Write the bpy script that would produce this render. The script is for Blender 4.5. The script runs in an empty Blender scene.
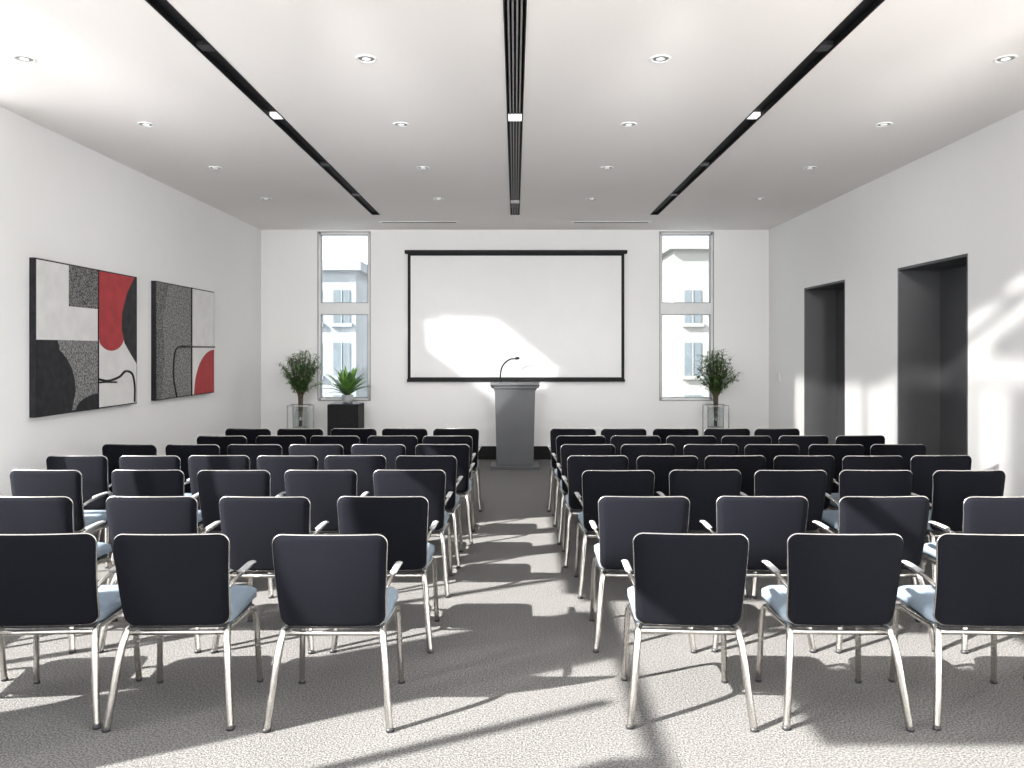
import bpy, bmesh, math, random
from mathutils import Vector, Matrix
random.seed(7)
S = bpy.context.scene
COL = S.collection

# ------------------------------------------------------------ materials
def mat(name, col, rough=0.5, metal=0.0, emit=None, estr=0.0, noise=None, bump=None, spec=0.5, sheen=0.0):
    m = bpy.data.materials.new(name); m.use_nodes = True
    nt = m.node_tree; b = nt.nodes['Principled BSDF']
    b.inputs['Base Color'].default_value = (*col, 1)
    b.inputs['Roughness'].default_value = rough
    b.inputs['Metallic'].default_value = metal
    b.inputs['Specular IOR Level'].default_value = spec
    if sheen: b.inputs['Sheen Weight'].default_value = sheen
    if emit:
        b.inputs['Emission Color'].default_value = (*emit, 1)
        b.inputs['Emission Strength'].default_value = estr
    tc = nt.nodes.new('ShaderNodeTexCoord')
    if noise:   # (scale, colA, colB, lo, hi)
        n = nt.nodes.new('ShaderNodeTexNoise'); n.inputs['Scale'].default_value = noise[0]
        n.inputs['Detail'].default_value = 5
        r = nt.nodes.new('ShaderNodeValToRGB')
        r.color_ramp.elements[0].color = (*noise[1], 1); r.color_ramp.elements[1].color = (*noise[2], 1)
        r.color_ramp.elements[0].position = noise[3]; r.color_ramp.elements[1].position = noise[4]
        nt.links.new(tc.outputs['Object'], n.inputs['Vector'])
        nt.links.new(n.outputs['Fac'], r.inputs['Fac'])
        nt.links.new(r.outputs['Color'], b.inputs['Base Color'])
    if bump:    # (scale, strength, dist)
        n2 = nt.nodes.new('ShaderNodeTexNoise'); n2.inputs['Scale'].default_value = bump[0]
        n2.inputs['Detail'].default_value = 3
        bp = nt.nodes.new('ShaderNodeBump'); bp.inputs['Strength'].default_value = bump[1]
        bp.inputs['Distance'].default_value = bump[2]
        nt.links.new(tc.outputs['Object'], n2.inputs['Vector'])
        nt.links.new(n2.outputs['Fac'], bp.inputs['Height'])
        nt.links.new(bp.outputs['Normal'], b.inputs['Normal'])
    return m

M_wall = mat('wall_paint', (0.86,0.86,0.86), 0.85, noise=(1.2,(0.885,0.88,0.872),(0.90,0.895,0.888),0.3,0.7), bump=(90,0.05,0.002), spec=0.2)
M_ceil = mat('ceiling_paint', (0.80,0.765,0.745), 0.9, noise=(0.8,(0.875,0.835,0.81),(0.89,0.85,0.825),0.3,0.7), spec=0.2)
M_carpet = mat('carpet_grey', (0.2,0.2,0.2), 1.0, noise=(120,(0.060,0.058,0.056),(0.255,0.249,0.243),0.33,0.67), bump=(130,0.8,0.008), spec=0.05)
M_fab = mat('navy_fabric', (0.010,0.011,0.017), 0.9, noise=(220,(0.0058,0.0063,0.0092),(0.0092,0.0098,0.0138),0.3,0.7), bump=(400,0.25,0.001), spec=0.08)
M_seat = mat('pale_blue_fabric', (0.33,0.42,0.52), 0.8, noise=(200,(0.20,0.255,0.315),(0.265,0.325,0.385),0.3,0.7), bump=(380,0.3,0.001), spec=0.2)
M_chrome = mat('satin_chrome', (0.66,0.645,0.62), 0.24, 1.0, noise=(30,(0.53,0.51,0.48),(0.61,0.59,0.56),0.3,0.7))
M_darkmetal = mat('dark_metal', (0.06,0.06,0.065), 0.45, 0.6, noise=(30,(0.05,0.05,0.055),(0.07,0.07,0.075),0.3,0.7))
M_black = mat('black_matte', (0.008,0.008,0.009), 0.6, noise=(20,(0.006,0.006,0.007),(0.011,0.011,0.012),0.3,0.7), spec=0.25)
M_fin = mat('louver_grey', (0.20,0.195,0.19), 0.5, 0.0, noise=(20,(0.22,0.215,0.21),(0.28,0.275,0.27),0.3,0.7))
M_screen = mat('screen_fabric', (0.83,0.83,0.83), 0.7, noise=(3,(0.85,0.85,0.85),(0.87,0.87,0.87),0.3,0.7), spec=0.2)
M_pod = mat('podium_grey', (0.16,0.165,0.175), 0.5, noise=(2.5,(0.10,0.104,0.111),(0.12,0.124,0.131),0.3,0.7))
M_podtop = mat('podium_top_grey', (0.20,0.205,0.215), 0.4, noise=(2.5,(0.09,0.093,0.10),(0.11,0.113,0.12),0.3,0.7))
M_door = mat('door_grey', (0.085,0.087,0.093), 0.5, noise=(1.5,(0.065,0.067,0.072),(0.08,0.082,0.087),0.3,0.7))
M_jamb = mat('door_lining_grey', (0.13,0.132,0.14), 0.45, noise=(1.5,(0.13,0.132,0.137),(0.155,0.157,0.162),0.3,0.7))
M_frame = mat('window_frame_white', (0.8,0.8,0.8), 0.5, noise=(10,(0.76,0.77,0.775),(0.80,0.81,0.815),0.3,0.7))
M_gasket = mat('window_gasket', (0.25,0.25,0.255), 0.5, noise=(10,(0.24,0.24,0.245),(0.27,0.27,0.275),0.3,0.7))
M_trim = mat('white_trim', (0.82,0.82,0.81), 0.4, noise=(10,(0.81,0.81,0.8),(0.83,0.83,0.82),0.3,0.7))
M_arm = mat('arm_grey', (0.5,0.5,0.5), 0.4, noise=(10,(0.45,0.45,0.46),(0.52,0.52,0.53),0.3,0.7))
M_lamp = mat('lamp_glow', (0.9,0.9,0.9), 0.4, emit=(1,0.97,0.93), estr=0.9)
M_red = mat('paint_red', (0.50,0.022,0.03), 0.6, noise=(9,(0.34,0.016,0.022),(0.46,0.026,0.034),0.3,0.7), bump=(60,0.2,0.002))
M_white = mat('paint_white', (0.80,0.79,0.78), 0.7, noise=(8,(0.72,0.71,0.70),(0.80,0.79,0.78),0.3,0.7), bump=(60,0.2,0.002))
M_pblack = mat('paint_black', (0.018,0.018,0.02), 0.6, noise=(14,(0.012,0.012,0.014),(0.028,0.028,0.032),0.35,0.7), bump=(60,0.2,0.002), spec=0.25)
M_tex = mat('paint_textured_grey', (0.2,0.2,0.2), 0.8, noise=(75,(0.02,0.02,0.02),(0.26,0.255,0.25),0.40,0.60), bump=(60,0.4,0.003))
M_tex2 = mat('paint_textured_light', (0.2,0.2,0.2), 0.8, noise=(55,(0.07,0.07,0.07),(0.34,0.335,0.33),0.38,0.62), bump=(60,0.4,0.003))
M_leaf = mat('leaf_green', (0.05,0.14,0.035), 0.45, noise=(9,(0.03,0.085,0.025),(0.08,0.17,0.045),0.3,0.7))
M_leaf2 = mat('leaf_bright_green', (0.10,0.27,0.05), 0.4, noise=(9,(0.08,0.20,0.03),(0.20,0.38,0.08),0.3,0.7))
M_stem = mat('stem_brown', (0.09,0.07,0.04), 0.7, noise=(30,(0.07,0.05,0.03),(0.12,0.10,0.06),0.3,0.7))
M_soil = mat('pebbles', (0.4,0.4,0.38), 0.9, noise=(60,(0.2,0.2,0.19),(0.6,0.6,0.58),0.4,0.6), bump=(60,1,0.01))
M_pot = mat('grey_ceramic', (0.45,0.46,0.47), 0.35, noise=(12,(0.42,0.43,0.44),(0.48,0.49,0.5),0.3,0.7))

def glass(name, tint, fac):
    m = bpy.data.materials.new(name); m.use_nodes = True
    nt = m.node_tree; nt.nodes.clear()
    o = nt.nodes.new('ShaderNodeOutputMaterial'); mx = nt.nodes.new('ShaderNodeMixShader')
    t = nt.nodes.new('ShaderNodeBsdfTransparent'); t.inputs[0].default_value = (*tint, 1)
    g = nt.nodes.new('ShaderNodeBsdfGlossy'); g.inputs['Roughness'].default_value = 0.05
    mx.inputs[0].default_value = fac
    nt.links.new(t.outputs[0], mx.inputs[1]); nt.links.new(g.outputs[0], mx.inputs[2])
    nt.links.new(mx.outputs[0], o.inputs[0])
    return m
M_glass = glass('window_glass', (0.84,0.88,0.90), 0.06)
M_vase = glass('vase_glass', (0.93,0.95,0.95), 0.10)

# ------------------------------------------------------------ mesh builder
class MB:
    def __init__(s): s.v=[]; s.f=[]; s.m=[]; s.sm=[]; s.mats=[]
    def mi(s, m):
        if m not in s.mats: s.mats.append(m)
        return s.mats.index(m)
    def add(s, vs, fs, m, smooth=False):
        o=len(s.v); i=s.mi(m); s.v += [tuple(v) for v in vs]
        for f in fs:
            s.f.append([o+k for k in f]); s.m.append(i); s.sm.append(smooth)
    def box(s, x0,x1,y0,y1,z0,z1, m, M=None):
        vs=[Vector((x,y,z)) for z in (z0,z1) for y in (y0,y1) for x in (x0,x1)]
        if M: vs=[M@v for v in vs]
        s.add(vs,[(0,2,3,1),(4,5,7,6),(0,1,5,4),(2,6,7,3),(0,4,6,2),(1,3,7,5)],m)
    def tube(s, pts, r, m, n=10, closed=False, flat=1.0, radii=None):
        pts=[Vector(p) for p in pts]; N=len(pts); vs=[]; fs=[]
        up=None
        for i,p in enumerate(pts):
            if closed: t=(pts[(i+1)%N]-pts[i-1])
            else: t=pts[min(i+1,N-1)]-pts[max(i-1,0)]
            t.normalize()
            if up is None:
                a=Vector((0,0,1)) if abs(t.z)<0.9 else Vector((0,1,0))
                up=(a-t*a.dot(t)).normalized()
            else:
                up=(up-t*up.dot(t)).normalized()
            sd=t.cross(up); rr=radii[i] if radii else r
            for k in range(n):
                a=2*math.pi*k/n
                vs.append(p+sd*math.cos(a)*rr+up*math.sin(a)*rr*flat)
        R=N if closed else N-1
        for i in range(R):
            j=(i+1)%N
            for k in range(n):
                k2=(k+1)%n
                fs.append((i*n+k,i*n+k2,j*n+k2,j*n+k))
        if not closed:
            fs.append(tuple(range(n))[::-1]); fs.append(tuple((N-1)*n+k for k in range(n)))
        s.add(vs,fs,m,True)
    def lathe(s, prof, cx,cy, m, n=24):
        vs=[];fs=[]
        for r,z in prof:
            for k in range(n):
                a=2*math.pi*k/n; vs.append((cx+r*math.cos(a),cy+r*math.sin(a),z))
        for i in range(len(prof)-1):
            for k in range(n):
                k2=(k+1)%n; fs.append((i*n+k,i*n+k2,(i+1)*n+k2,(i+1)*n+k))
        s.add(vs,fs,m,True)
    def obj(s, name, parent=None, bevel=0, recalc=True, loc=None):
        me=bpy.data.meshes.new(name); me.from_pydata(s.v,[],s.f)
        for m in s.mats: me.materials.append(m)
        for p,i,sm in zip(me.polygons,s.m,s.sm): p.material_index=i; p.use_smooth=sm
        if recalc:
            bm=bmesh.new(); bm.from_mesh(me); bmesh.ops.recalc_face_normals(bm,faces=bm.faces); bm.to_mesh(me); bm.free()
        ob=bpy.data.objects.new(name,me); COL.objects.link(ob)
        if parent: ob.parent=parent
        if loc: ob.location=loc
        if bevel:
            b=ob.modifiers.new('bevel','BEVEL'); b.width=bevel; b.segments=2; b.limit_method='ANGLE'
        return ob

def catmull(P, k=6):
    P=[Vector(p) for p in P]; out=[]
    Q=[P[0]*2-P[1]]+P+[P[-1]*2-P[-2]]
    for i in range(1,len(Q)-2):
        a,b,c,d=Q[i-1],Q[i],Q[i+1],Q[i+2]
        for j in range(k):
            t=j/k
            out.append(0.5*((2*b)+(c-a)*t+(2*a-5*b+4*c-d)*t*t+(3*b-a-3*c+d)*t**3))
    out.append(P[-1]); return out

# ------------------------------------------------------------ room constants
XL,XR,YB,YF,H = -3.85,3.85,11.82,-3.0,3.48
CAMZ=1.657

# floor
b=MB(); b.box(XL-0.5,XR+0.8,YF-0.3,YB+0.2,-0.12,0,M_carpet); b.obj('floor')

# ceiling with recessed slots & skylight (unseen skylight, added to let sun onto the front floor)
b=MB()
SY=3.2; SE=10.5; T=0.16
xs=[(XL-0.2,-1.925),(-1.815,-0.062),(0.062,1.815),(1.925,XR+0.2)]
for x0,x1 in xs: b.box(x0,x1,SY,SE,H,H+T,M_ceil)
b.box(XL-0.2,XR+0.2,SE,YB+0.15,H,H+T,M_ceil)
b.box(3.3,XR+0.2,YF,SY,H,H+T,M_ceil)
b.box(XL-0.2,3.3,YF,-1.6,H,H+T,M_ceil); b.box(XL-0.2,3.3,2.9,SY,H,H+T,M_ceil)
# unseen solid band added across the skylight to shade the right front floor
b.box(-3.2,3.3,1.02,1.72,H,H+T,M_ceil)
b.obj('ceiling')
# frame of the added skylight
b=MB()
for y in (-1.6,-0.3,2.3): b.box(XL,3.3,y,y+0.05,H+0.02,H+0.10,M_frame)
for x in (-1.65,-0.04,1.6,3.23): b.box(x,x+0.07,-1.6,2.9,H+0.02,H+0.10,M_frame)
b.obj('window_5')

for xc in (-1.87,1.87):
    b=MB()
    b.box(xc-0.055,xc+0.055,SY,SE,H+0.10,H+0.13,M_black)
    b.box(xc-0.0549,xc-0.045,SY,SE,H-0.004,H+0.10,M_black); b.box(xc+0.045,xc+0.0549,SY,SE,H-0.004,H+0.10,M_black)
    b.box(xc-0.045,xc+0.045,SY,SE,H+0.03,H+0.05,M_black)
    b.box(xc-0.0549,xc+0.0549,SE-0.01,SE,H-0.004,H+0.10,M_black)
    for yl,m_ in ((4.72,M_darkmetal),(6.12,M_lamp),(7.7,M_darkmetal),(9.2,M_darkmetal)):
        b.box(xc-0.04,xc+0.04,yl-0.05,yl+0.05,H+0.003,H+0.03,m_)
    b.obj('ceiling_light_slot')
b=MB()
b.box(-0.062,0.062,SY,SE,H+0.09,H+0.12,M_black)
b.box(-0.0619,-0.055,SY,SE,H-0.005,H+0.09,M_black); b.box(0.055,0.0619,SY,SE,H-0.005,H+0.09,M_black)
for i in range(4):
    x=-0.036+i*0.024; b.box(x-0.005,x+0.005,SY,SE,H-0.001,H+0.06,M_fin)
b.box(-0.062,0.062,SE-0.01,SE,H-0.005,H+0.09,M_black)
for yl in (6.12,9.6):
    b.box(-0.053,0.053,yl-0.08,yl+0.08,H-0.004,H+0.006,M_lamp if yl<7 else M_frame)
b.obj('ceiling_air_vent')

# small linear diffusers near the back wall
for xc in (-1.365,1.365):
    b=MB(); b.box(xc-0.56,xc+0.56,11.06,11.16,H-0.006,H,M_trim)
    for k in (11.078,11.108): b.box(xc-0.53,xc+0.53,k,k+0.02,H-0.008,H-0.005,M_black)
    b.obj('linear_air_diffuser')

# downlights
def downlight_mesh():
    b=MB(); n=28
    b.lathe([(0.066,0.0),(0.066,-0.005),(0.058,-0.007),(0.052,-0.004),(0.048,0.0)],0,0,M_trim,n)
    b.lathe([(0.050,-0.001),(0.034,-0.0008),(0.033,-0.002),(0.0005,-0.002)],0,0,M_fin,n)
    b.lathe([(0.026,-0.003),(0.0005,-0.004)],0,0,M_lamp,n)
    return b
first=None
spot=bpy.data.lights.new('downlight_beam','SPOT'); spot.energy=70; spot.spot_size=math.radians(160); spot.spot_blend=0.9; spot.shadow_soft_size=0.04; spot.color=(1,0.98,0.96)
for y,xx in ((4.88,(-3.07,-0.93,0.91,3.07)),(6.3,(-2.98,-0.92,0.92,2.98)),(7.8,(-3.0,-0.92,0.92,2.95)),(9.4,(-3.0,-0.92,0.92,2.95))):
    for x in xx:
        if first is None:
            o=first=downlight_mesh().obj('recessed_downlight',loc=(x,y,H))
        else:
            o=bpy.data.objects.new('recessed_downlight',first.data); COL.objects.link(o); o.location=(x,y,H)
        if y>6.5 and abs(x)<2:
            l=bpy.data.objects.new('lamp',spot); COL.objects.link(l); l.parent=o; l.location=(0,0,-0.05)

# back wall with two tall windows
WIN=[(-2.98,-2.20),(2.20,3.0)]; WZ0,WZ1=0.90,3.44
b=MB(); y0,y1=YB,YB+0.18
for x0,x1 in ((XL-0.2,-2.98),(-2.20,2.20),(3.0,XR+0.6)): b.box(x0,x1,y0,y1,0,H+T,M_wall)
for x0,x1 in WIN:
    b.box(x0,x1,y0,y1,0,WZ0,M_wall); b.box(x0,x1,y0,y1,WZ1,H+T,M_wall)
b.obj('wall_back')
for i,(x0,x1) in enumerate(WIN):
    b=MB(); w=0.03; a=y0+0.03; c=y0+0.09
    b.box(x0,x0+w,a,c,WZ0,WZ1,M_frame); b.box(x1-w,x1,a,c,WZ0,WZ1,M_frame)
    b.box(x0,x1,a,c,WZ0,WZ0+w,M_frame); b.box(x0,x1,a,c,WZ1-w,WZ1,M_frame)
    b.box(x0,x1,a-0.01,c,2.20,2.37,M_frame)
    g=0.010
    for z0,z1 in ((WZ0+w,2.20),(2.37,WZ1-w)):
        b.box(x0+w,x0+w+g,a-0.004,c,z0,z1,M_gasket); b.box(x1-w-g,x1-w,a-0.004,c,z0,z1,M_gasket)
        b.box(x0+w,x1-w,a-0.004,c,z0,z0+g,M_gasket); b.box(x0+w,x1-w,a-0.004,c,z1-g,z1,M_gasket)
    for q in ((x0-0.012,x0,WZ0-0.012,WZ1+0.012),(x1,x1+0.012,WZ0-0.012,WZ1+0.012),(x0,x1,WZ0-0.012,WZ0),(x0,x1,WZ1,WZ1+0.012)):
        b.box(q[0],q[1],y0-0.006,y0+0.001,q[2],q[3],M_gasket)
    b.box(x0+w,x1-w,a+0.03,a+0.036,WZ0+w,WZ1-w,M_glass)
    b.obj('window_%d'%(i+1))
b=MB(); b.box(XL,XR,YB-0.02,YB,0,0.2,M_black); b.obj('baseboard_back')

# left wall : solid where the photo sees it, glazed bays nearer the camera
b=MB(); WY=5.72
b.box(XL-0.2,XL,WY,YB,0,H,M_wall)
b.box(XL-0.2,XL,YF,WY,0,0.15,M_wall); b.box(XL-0.2,XL,3.1,WY,3.40,H,M_wall); b.box(XL-0.06,XL,YF,3.1,3.44,H,M_wall)
SHADE_PIERS=((-3.0,-2.6),(-1.0,-0.5),(0.55,0.95),(2.0,2.72),(4.3,4.48))  # unseen piers, widths shaped to throw dark bands over the left front floor
for p0,p1 in SHADE_PIERS: b.box(XL-0.2,XL,p0,p1,0.15,3.44,M_wall)
b.obj('wall_left')
b=MB()
for y0_,y1_ in ((-2.6,-1.0),(-0.5,0.55),(0.95,2.0),(2.72,4.3),(4.48,WY)):
    ym=(y0_+y1_)/2
    b.box(XL-0.14,XL-0.08,ym-0.025,ym+0.025,0.15,3.40,M_frame); b.box(XL-0.14,XL-0.08,y0_,y1_,0.8,0.84,M_frame)
b.obj('window_3')
b=MB(); b.box(XL,XL+0.012,WY,YB-0.02,0,0.08,M_trim); b.obj('baseboard_left')

# right wall with two door recesses
D=[(6.63,7.86),(9.10,10.40)]; DH=2.48; W=0.47
for y0_,y1_,z0_ in ((YF,6.63,0),(7.86,9.10,0),(10.40,YB,0),(6.63,7.86,DH),(9.10,10.40,DH)):
    b=MB(); b.box(XR,XR+W,y0_,y1_,z0_,H,M_wall); b.obj('wall_right')
for i,(y0_,y1_) in enumerate(D):
    b=MB(); t=0.025
    b.box(XR+0.004,XR+W,y1_-t,y1_,0,DH,M_jamb); b.box(XR+0.004,XR+W,y0_,y0_+t,0,DH,M_jamb)
    b.box(XR+0.004,XR+W,y0_+t,y1_-t,DH-t,DH,M_door)
    ym=(y0_+y1_)/2
    b.box(XR+W-0.05,XR+W,y0_+t,ym-0.003,0.01,DH-t,M_door); b.box(XR+W-0.05,XR+W,ym+0.003,y1_-t,0.01,DH-t,M_door)
    b.box(XR+W-0.02,XR+W+0.02,y0_,y1_,0,DH,M_black)
    for s_ in (-1,1):
        b.tube([(XR+W-0.05,ym+s_*0.06,0.95),(XR+W-0.09,ym+s_*0.06,0.95),(XR+W-0.09,ym+s_*0.06,1.2),(XR+W-0.05,ym+s_*0.06,1.2)],0.008,M_darkmetal)
    b.obj('door_%d'%(i+1),bevel=0.003)
b=MB()
for y0_,y1_ in ((4,6.63),(7.86,9.10),(10.40,YB-0.02)): b.box(XR-0.012,XR,y0_,y1_,0,0.08,M_trim)
b.obj('baseboard_right')
b=MB(); b.box(XR-0.012,XR,11.33,11.42,1.20,1.34,M_trim); b.box(XR-0.018,XR-0.01,11.35,11.40,1.24,1.30,M_frame); b.obj('light_switch',bevel=0.002)

# rear wall (behind the camera): unseen, opened wide to let fill light in
b=MB()
b.box(XL-0.2,XR+W,YF-0.2,YF,0,0.1,M_wall); b.box(XL-0.2,XR+W,YF-0.2,YF,3.38,H+T,M_wall)
for x in (XL-0.2,-1.4,1.2,XR): b.box(x,x+0.22,YF-0.2,YF,0.1,3.38,M_wall)
b.obj('wall_front')
# ------------------------------------------------------------ exterior
M_b1=mat('facade_pale', (0.2,0.2,0.2),0.9,noise=(0.5,(0.25,0.26,0.27),(0.29,0.30,0.31),0.3,0.7))
M_b2=mat('facade_cream', (0.22,0.2,0.18),0.9,noise=(0.5,(0.27,0.255,0.23),(0.31,0.295,0.27),0.3,0.7))
M_bw=mat('facade_window', (0.10,0.11,0.12),0.6,noise=(0.5,(0.13,0.147,0.16),(0.17,0.187,0.20),0.3,0.7),spec=0.1)
def building(x0,x1,y,z1,m,sx,name,roof=True):
    b=MB(); b.box(x0,x1,y,y+6,-8,z1,m)
    b.box(x0-0.2,x1+0.2,y-0.25,y+6,z1,z1+0.3,m)
    x=x0+0.35
    while x<x1-0.7:
        z=-6.2
        while z<z1-1.5:
            b.box(x,x+0.55,y-0.03,y+0.02,z,z+1.1,M_bw); b.box(x-0.08,x+0.63,y-0.12,y,z-0.12,z,m)
            b.box(x+0.26,x+0.29,y-0.05,y,z,z+1.1,m); z+=1.75
        x+=sx
    b.obj(name)
building(-12.1,-5.3,26,4.3,M_b1,0.95,'office_building')
building(-9,-3,36,3.4,M_b2,1.1,'office_building')
building(5.3,12,26,5.0,M_b2,1.0,'apartment_building')
building(3,10.0,38,4.2,M_b1,1.1,'office_building')
b=MB(); b.box(-60,60,13,90,-8.2,-8,M_b1); b.obj('street_ground')

# ------------------------------------------------------------ projection screen
b=MB(); x0,x1,z0,z1=-1.62,1.65,1.20,3.11; y=YB
b.box(x0,x1,y-0.05,y-0.03,z0,z1,M_black)
bd=0.045
b.box(x0+bd,x1-bd,y-0.053,y-0.048,z0+bd,z1-0.03,M_screen)
b.box(x0-0.04,x1+0.04,y-0.10,y-0.001,z1,z1+0.05,M_black)
b.box(x0-0.01,x1+0.01,y-0.065,y-0.03,z0-0.02,z0+0.015,M_black)
b.box(x0+0.3,x0+0.4,y-0.04,y-0.001,z1-0.2,z1,M_black); b.box(x1-0.4,x1-0.3,y-0.04,y-0.001,z1-0.2,z1,M_black)
b.obj('projection_screen',bevel=0.003)

# ------------------------------------------------------------ podium
py=11.0
root=bpy.data.objects.new('podium',None); COL.objects.link(root); root.location=(0,py,0)
b=MB()
b.box(-0.335,0.335,-0.25,0.25,0,0.05,M_podtop); b.obj('base',root,bevel=0.006)
b=MB()
vs=[(-0.255,-0.19,0.05),(0.255,-0.19,0.05),(0.255,0.19,0.05),(-0.255,0.19,0.05),
    (-0.28,-0.20,1.12),(0.28,-0.20,1.12),(0.28,0.20,1.12),(-0.28,0.20,1.12)]
b.add(vs,[(0,3,2,1),(4,5,6,7),(0,1,5,4),(1,2,6,5),(2,3,7,6),(3,0,4,7)],M_pod); b.obj('column',root,bevel=0.006)
b=MB()
R=Matrix.Translation((0,0,1.165))@Matrix.Rotation(math.radians(-7),4,'X')
b.box(-0.34,0.34,-0.26,0.27,-0.03,0.02,M_podtop,R); b.box(-0.30,0.30,-0.22,0.22,-0.07,-0.03,M_pod,R)
b.obj('lectern_top',root,bevel=0.006)
b=MB()
b.lathe([(0.0005,1.165),(0.03,1.165),(0.03,1.19),(0.012,1.20),(0.0005,1.20)],-0.2,0.05,M_black)
pts=catmull([(-0.2,0.05,1.19),(-0.205,0.05,1.32),(-0.17,0.05,1.44),(-0.08,0.05,1.52),(0.0,0.05,1.535)])
b.tube(pts,0.011,M_black)
b.tube([(0.0,0.05,1.535),(0.015,0.05,1.537),(0.05,0.05,1.543),(0.065,0.05,1.545)],0.014,M_black,radii=[0.012,0.02,0.02,0.010])
b.obj('gooseneck_microphone',root)

# ------------------------------------------------------------ chairs
def panel(b, W, hs, t, r, place, m, puff=0.0, nx=14, taper=0.0):
    v0,v1=hs; ang=[0,15,30,45,60,75,90]
    rows=[]
    for a in ang: rows.append((v0+r-r*math.cos(math.radians(a)), r-r*math.sin(math.radians(a))))
    for k in range(1,7): rows.append((v0+r+(v1-v0-2*r)*k/7,0))
    for a in ang[::-1]: rows.append((v1-r+r*math.cos(math.radians(a)), r-r*math.sin(math.radians(a))))
    vs=[];fs=[]
    for side in (-1,1):
        for v,ins in rows:
            k=(v-v0)/(v1-v0)
            hw=W/2-ins-taper*(1-k)
            for i in range(nx+1):
                u=-1+2*i/nx
                e=max(0,1-u**6)*max(0,1-(2*k-1)**6)
                vs.append(place(u*hw,v,side*(t*0.32+t*0.18*min(1,e*3)+puff*e*(1 if side>0 else 0))))
    nr=len(rows); N=nx+1; O=nr*N
    for s_,o in ((0,0),(1,O)):
        for j in range(nr-1):
            for i in range(nx):
                fs.append((o+j*N+i,o+j*N+i+1,o+(j+1)*N+i+1,o+(j+1)*N+i))
    per=[i for i in range(N)]+[j*N+nx for j in range(1,nr)]+[(nr-1)*N+i for i in range(nx-1,-1,-1)]+[j*N for j in range(nr-2,0,-1)]
    for a in range(len(per)):
        p,q=per[a],per[(a+1)%len(per)]
        fs.append((p,q,q+O,p+O))
    b.add(vs,fs,m,True)
    return [ (Vector(vs[p])+Vector(vs[p+O]))/2 for p in per]

def chair_mesh():
    b=MB()
    def pb(u,v,w):
        k=(v-0.425)/(0.848-0.425)
        return Vector((u, 0.085-0.085*k+0.9*u*u*0.35 - 0.015*math.sin(k*math.pi) + w, v))
    per=panel(b,0.505,(0.425,0.848),0.032,0.045,pb,M_fab,taper=0.022)
    b.tube([p+Vector((0,0,0)) for p in per],0.0046,M_chrome,n=8,closed=True)
    def ps(u,v,w):
        k=(v-0.10)/0.42
        return Vector((u,v,0.445+w-0.02*max(0,k-0.75)*2+0.008*k))
    panel(b,0.47,(0.10,0.53),0.055,0.05,ps,M_seat,puff=0.018)
    def pu(u,v,w): return Vector((u,v,0.408+w))
    panel(b,0.44,(0.12,0.50),0.018,0.04,pu,M_darkmetal)
    for s in (-1,1):
        b.tube(catmull([(s*0.212,0.150,0.405),(s*0.222,0.085,0.395),(s*0.236,0.045,0.30),(s*0.252,0.012,0.14),(s*0.268,-0.012,0.0)],7),0.0165,M_chrome,n=12)
        b.tube(catmull([(s*0.214,0.13,0.402),(s*0.222,0.30,0.398),(s*0.228,0.44,0.392),(s*0.236,0.475,0.33),(s*0.242,0.487,0.16),(s*0.248,0.50,0.0)],7),0.014,M_chrome,n=12)
        b.lathe([(0.0005,0.0),(0.018,0.0),(0.018,0.012),(0.014,0.016)],s*0.268,-0.012,M_darkmetal,12)
        b.lathe([(0.0005,0.0),(0.016,0.0),(0.016,0.012),(0.013,0.016)],s*0.248,0.50,M_darkmetal,12)
        # short cantilevered arm
        b.tube(catmull([(s*0.236,0.062,0.600),(s*0.250,0.11,0.622),(s*0.258,0.20,0.632),(s*0.260,0.31,0.636)],6),0.0095,M_chrome,n=10)
        b.tube(catmull([(s*0.256,0.17,0.640),(s*0.259,0.21,0.644),(s*0.261,0.29,0.646),(s*0.261,0.335,0.642)],6),0.017,M_arm,n=10,flat=0.42)
    b.tube([(-0.222,0.085,0.393),(0.222,0.085,0.393)],0.011,M_chrome,n=10)
    b.tube([(-0.228,0.44,0.388),(0.228,0.44,0.388)],0.010,M_chrome,n=10)
    return b
rows=[
 (3.41,[-2.75,-2.09,-1.50,-0.81, 0.775,1.46,2.11,2.78],1.0),
 (4.29,[-3.36,-2.70,-2.01,-1.37,-0.735, 0.71,1.36,2.04,2.72,3.36],1.0),
 (5.23,[-3.15,-2.48,-1.90,-1.31,-0.72, 0.69,1.28,1.86,2.44,3.06],0.97),
 (5.95,[-3.34,-2.80,-2.27,-1.75,-1.22,-0.67, 0.64,1.17,1.69,2.21,2.73,3.26],0.93),
 (6.66,[-3.30,-2.76,-2.22,-1.69,-1.16,-0.63, 0.63,1.15,1.68,2.21,2.74,3.27],0.93),
 (7.33,[-2.76,-2.22,-1.69,-1.16,-0.63, 0.61,1.13,1.66,2.19,2.72,3.25],0.93),
 (8.00,[-2.74,-2.20,-1.67,-1.14,-0.61, 0.59,1.11,1.64,2.17,2.70],0.93),
]
cm=None
for y,xx,sc in rows:
    for x in xx:
        if cm is None: o=chair_mesh().obj('conference_chair'); cm=o.data
        else: o=bpy.data.objects.new('conference_chair',cm); COL.objects.link(o)
        o.location=(x+random.uniform(-.012,.012),y+random.uniform(-.012,.012),0)
        yaw=random.uniform(-.03,.03)
        if y<3.6: yaw-= 0.035*x
        o.scale=(sc,min(sc,0.97),1); o.rotation_euler=(0,0,yaw)

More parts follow.
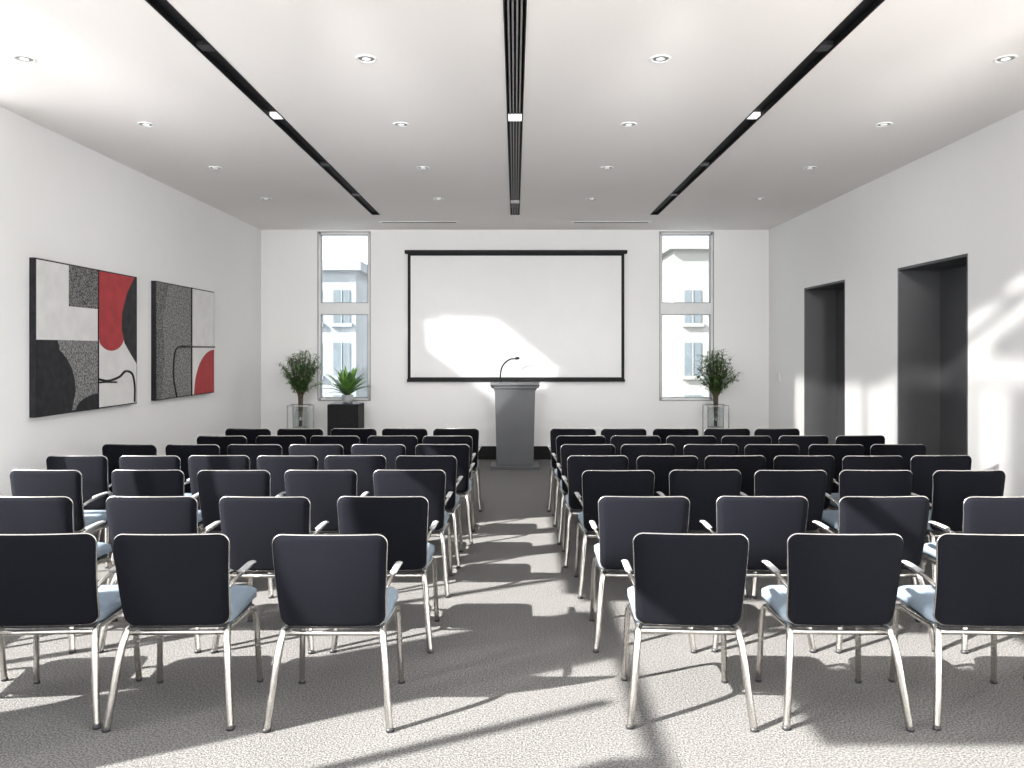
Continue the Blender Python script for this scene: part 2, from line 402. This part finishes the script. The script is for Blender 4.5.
# ------------------------------------------------------------ paintings (left wall). u -> +Y, v -> +Z, depth toward +X
def poly(b, pts, d, m, y0):
    n=len(pts); x0=XL+0.03; x1=XL+d
    vs=[(x0,y0+u,v) for u,v in pts]+[(x1,y0+u,v) for u,v in pts]
    b.add(vs,[tuple(range(n)),tuple(range(n,2*n))]+[(i,(i+1)%n,(i+1)%n+n,i+n) for i in range(n)],m)
def arc(cx,cz,ru,rv,a0,a1,n=24):
    return [(cx+ru*math.cos(math.radians(a0+(a1-a0)*k/n)),cz+rv*math.sin(math.radians(a0+(a1-a0)*k/n))) for k in range(n+1)]
Z0,Z1=1.12,2.39
def line(b,pts,y0,d=0.056,r=0.011):
    b.tube([(XL+d,y0+u,v) for u,v in pts],r,M_pblack,n=6,flat=1)
# painting 1
y0=6.18; b=MB(); Wp=1.66
b.box(XL+0.001,XL+0.05,y0,y0+Wp,Z0,Z1,M_pblack)
e=0.012
poly(b,[(e,1.74),(0.92,1.74),(0.92,Z1-e),(e,Z1-e)],0.052,M_white,y0)
poly(b,[(0.46,2.03),(0.92,2.03),(0.92,Z1-e),(0.46,Z1-e)],0.054,M_tex,y0)
poly(b,[(0.30,1.74),(0.92,1.74),(0.92,1.14),(0.50,1.14)],0.052,M_tex2,y0)
poly(b,[(e,Z0+e)]+[(0.50,Z0+e),(0.56,1.30)]+arc(0.02,1.30,0.54,0.43,0,90),0.054,M_pblack,y0)
poly(b,[(0.56,Z0+e),(0.92,Z0+e),(0.92,1.22)]+arc(0.92,1.12,0.36,0.14,90,170),0.055,M_pblack,y0)
poly(b,[(0.93,Z0+e),(Wp-e,Z0+e),(Wp-e,Z1-e),(0.93,Z1-e)],0.052,M_white,y0)
poly(b,[(0.93,Z1-e),(1.62,Z1-e),(1.50,2.25),(1.38,2.05),(1.36,1.88),(1.40,1.78)]+arc(1.16,1.80,0.24,0.15,-10,-150,14)+[(0.93,1.82)],0.054,M_red,y0)
poly(b,[(Wp-e,Z1-e),(1.60,Z1-e),(1.46,2.22),(1.36,2.02),(1.35,1.86),(1.41,1.72),(1.55,1.60),(Wp-e,1.52)],0.055,M_pblack,y0)
line(b,catmull([(0.93,1.39),(1.10,1.37),(1.30,1.40),(1.42,1.45),(1.55,1.42),(1.60,1.30),(1.60,1.14)],8),y0)
line(b,catmull([(0.93,1.36),(1.05,1.36),(1.25,1.35)],6),y0,r=0.008)
line(b,[(0.925,Z0),(0.925,Z1)],y0,r=0.006)
b.obj('abstract_painting')
# painting 2
y0=8.25; b=MB(); Wp=1.60
b.box(XL+0.001,XL+0.05,y0,y0+Wp,Z0,Z1,M_pblack)
poly(b,[(e,Z0+e),(0.90,Z0+e),(0.90,Z1-e),(e,Z1-e)],0.052,M_tex2,y0)
poly(b,[(e,Z0+e),(0.12,Z0+e),(0.20,1.6),(0.16,2.0),(0.30,Z1-e),(e,Z1-e)],0.054,M_tex,y0)
poly(b,[(0.91,1.70),(Wp-e,1.70),(Wp-e,Z1-e),(0.91,Z1-e)],0.052,M_white,y0)
poly(b,[(0.91,Z0+e),(Wp-e,Z0+e),(Wp-e,1.69),(0.91,1.69)],0.052,M_white,y0)
poly(b,[(0.98,Z0+e),(Wp-e,Z0+e),(Wp-e,1.66)]+arc(Wp-e,1.14,0.60,0.52,90,172),0.054,M_red,y0)
line(b,[(0.905,Z0),(0.905,Z1)],y0,r=0.008); line(b,[(0.55,1.695),(Wp,1.695)],y0,r=0.009)
line(b,catmull([(0.50,Z0+0.01),(0.42,1.35),(0.44,1.60),(0.56,1.695),(0.9,1.695)],8),y0,r=0.010)
b.obj('abstract_painting')

# ------------------------------------------------------------ plants
def leaf(b, base, dir, L, w, droop, m, seg=5):
    d=Vector(dir).normalized(); side=d.cross(Vector((0,0,1)))
    if side.length<0.05: side=Vector((1,0,0))
    side.normalize(); p=Vector(base); vs=[]; fs=[]
    for k in range(seg+1):
        t=k/seg; ww=w*math.sin(math.pi*min(1,0.08+t*0.92))**0.8 if k<seg else 0.001
        nrm=side.cross(d).normalized()
        vs += [p-side*ww+nrm*ww*0.25,p.copy(),p+side*ww+nrm*ww*0.25]
        d=(d+Vector((0,0,-droop/seg))).normalized(); p=p+d*(L/seg)
    for k in range(seg):
        for q in (0,1): fs.append((k*3+q,k*3+q+1,(k+1)*3+q+1,(k+1)*3+q))
    b.add(vs,fs,m,True)

def bush_in_vase(x,y,seed):
    random.seed(seed)
    root=bpy.data.objects.new('potted_bush',None); COL.objects.link(root); root.location=(x,y,0)
    b=MB(); h=0.86; w=0.15; r=0.007
    for sx in (-1,1):
        for sy in (-1,1): b.box(sx*w-r,sx*w+r,sy*w-r,sy*w+r,0,h,M_chrome)
        for z in (0.004,h-r*2,0.42):
            b.box(sx*w-r,sx*w+r,-w,w,z,z+r*2,M_chrome); b.box(-w,w,sx*w-r,sx*w+r,z,z+r*2,M_chrome)
    b.box(-w,w,-w,w,0.42,0.428,M_chrome)
    b.obj('metal_stand',root)
    b=MB(); b.lathe([(0.0005,0.43),(0.10,0.43),(0.115,0.60),(0.125,0.84),(0.12,0.84),(0.11,0.60),(0.095,0.44)],0,0,M_vase)
    b.lathe([(0.0005,0.44),(0.09,0.44),(0.10,0.54),(0.0005,0.55)],0,0,M_soil); b.obj('glass_vase',root)
    b=MB()
    for i in range(54):
        a=i*2.3999; e=math.sqrt((i+0.5)/54)
        R_=random.uniform(0.8,1.12)
        tip=Vector((math.cos(a)*0.33*e*R_,math.sin(a)*0.29*e*R_,1.30+(0.36*math.sqrt(max(0,1-(e*0.98)**2))*R_)-0.22*e*e*random.uniform(0.0,1.6)))
        mid=Vector((math.cos(a)*0.035,math.sin(a)*0.035,0.98)); base=Vector((math.cos(a)*0.02,math.sin(a)*0.02,0.53))
        P=catmull([base,mid,mid.lerp(tip,0.55)+Vector((0,0,0.05)),tip],7)
        b.tube(P,0.003,M_stem,n=5)
        for k,p in enumerate(P[9:]):
            for q in range(3):
                aa=random.uniform(0,6.28)
                leaf(b,p,(math.cos(aa),math.sin(aa),random.uniform(-0.3,0.8)),random.uniform(.055,.10),random.uniform(.007,.011),random.uniform(.1,.9),random.choice((M_leaf,M_leaf,M_leaf2)),3)
    b.obj('foliage',root,recalc=False)
bush_in_vase(-3.12,11.35,3); bush_in_vase(2.92,11.35,5)

b=MB(); b.box(-2.66,-2.22,11.05,11.49,0,0.88,M_black); b.box(-2.65,-2.23,11.06,11.48,0.88,0.89,M_darkmetal); b.obj('black_plinth',bevel=0.006)
root=bpy.data.objects.new('potted_plant',None); COL.objects.link(root); root.location=(-2.42,11.27,0.89)
b=MB(); b.lathe([(0.0005,0),(0.055,0),(0.075,0.04),(0.085,0.12),(0.075,0.12),(0.06,0.10),(0.0005,0.10)],0,0,M_pot); b.obj('pot',root)
b=MB(); random.seed(11)
for i in range(46):
    a=i*2.4; e=random.uniform(0.15,1)
    leaf(b,(0.01*math.cos(a),0.01*math.sin(a),0.10),(math.cos(a)*e,math.sin(a)*e,1.6-0.85*e),random.uniform(.34,.50),random.uniform(.03,.048),random.uniform(.5,1.1),random.choice((M_leaf2,M_leaf2,M_leaf2,M_leaf)),9)
b.obj('leaves',root,recalc=False)

# ------------------------------------------------------------ lights
def sun(name, d, e, ang=0.6, col=(1,0.97,0.93)):
    l=bpy.data.lights.new(name,'SUN'); l.energy=e; l.angle=math.radians(ang); l.color=col
    o=bpy.data.objects.new(name,l); COL.objects.link(o)
    o.rotation_euler=Vector(d).to_track_quat('-Z','Y').to_euler(); o.location=(-6,0,8)
sun('sunlight',(0.80,0.40,-0.62),26.0)
sun('sunlight_added',(1,0.65,-0.27),3.2,1.2)  # second sun, added for the bright patches on the right wall

w=bpy.data.worlds.new('sky'); S.world=w; w.use_nodes=True
nt=w.node_tree; bg=nt.nodes['Background']
tc=nt.nodes.new('ShaderNodeTexCoord'); sp=nt.nodes.new('ShaderNodeSeparateXYZ'); rp=nt.nodes.new('ShaderNodeValToRGB')
nt.links.new(tc.outputs['Generated'],sp.inputs[0]); nt.links.new(sp.outputs['Z'],rp.inputs['Fac'])
rp.color_ramp.elements[0].color=(0.96,0.96,0.96,1); rp.color_ramp.elements[1].color=(0.93,0.96,1.0,1)
nt.links.new(rp.outputs['Color'],bg.inputs['Color']); bg.inputs['Strength'].default_value=3.3

def area(name, loc, d, sx, sy, e=0, portal=False, spread=None, roll=0):
    l=bpy.data.lights.new(name,'AREA'); l.shape='RECTANGLE'; l.size=sx; l.size_y=sy; l.energy=e
    if portal: l.cycles.is_portal=True
    if spread: l.spread=math.radians(spread)
    o=bpy.data.objects.new(name,l); COL.objects.link(o); o.location=loc
    q=Vector(d).to_track_quat('-Z','Y'); o.rotation_euler=(q.to_matrix()@Matrix.Rotation(math.radians(roll),3,'Z')).to_euler()
    return o
area('portal_rear',(0,YF-0.3,1.75),(0,1,0),8,3.5,1,True)
area('portal_left',(XL-0.25,1.2,1.8),(1,0,0),8.6,3.4,1,True)
area('portal_roof',(-0.25,0.65,H+0.2),(0,0,-1),7.2,4.7,1,True)
area('added_screen_beam',(-3.3,3.4,3.0),Vector((-0.50,11.75,1.66))-Vector((-3.3,3.4,3.0)),2.05,1.0,5,False,1.2,-38)  # added off-camera area lamp, standing in for a sun patch on the screen

# unseen spots added as fill to brighten the back wall
sl=bpy.data.lights.new('added_back_fill','SPOT'); sl.energy=480; sl.spot_size=math.radians(42); sl.spot_blend=1.0; sl.shadow_soft_size=0.2
for x in (-2.7,-0.9,0.9,2.7):
    o=bpy.data.objects.new('added_back_fill',sl); COL.objects.link(o); o.location=(x,3.5,3.2)
    o.rotation_euler=(Vector((x*1.12,YB,2.25))-Vector(o.location)).to_track_quat('-Z','Y').to_euler()

# ------------------------------------------------------------ camera
c=bpy.data.cameras.new('camera'); c.sensor_width=36; c.lens=780/1024*36; c.shift_x=-3/1024; c.shift_y=-34/1024
c.clip_start=0.05; c.clip_end=300
co=bpy.data.objects.new('camera',c); COL.objects.link(co); co.location=(0,0,CAMZ); co.rotation_euler=(math.radians(90),0,0)
S.camera=co
S.view_settings.view_transform='Standard'; S.view_settings.look='None'; S.view_settings.exposure=-0.2
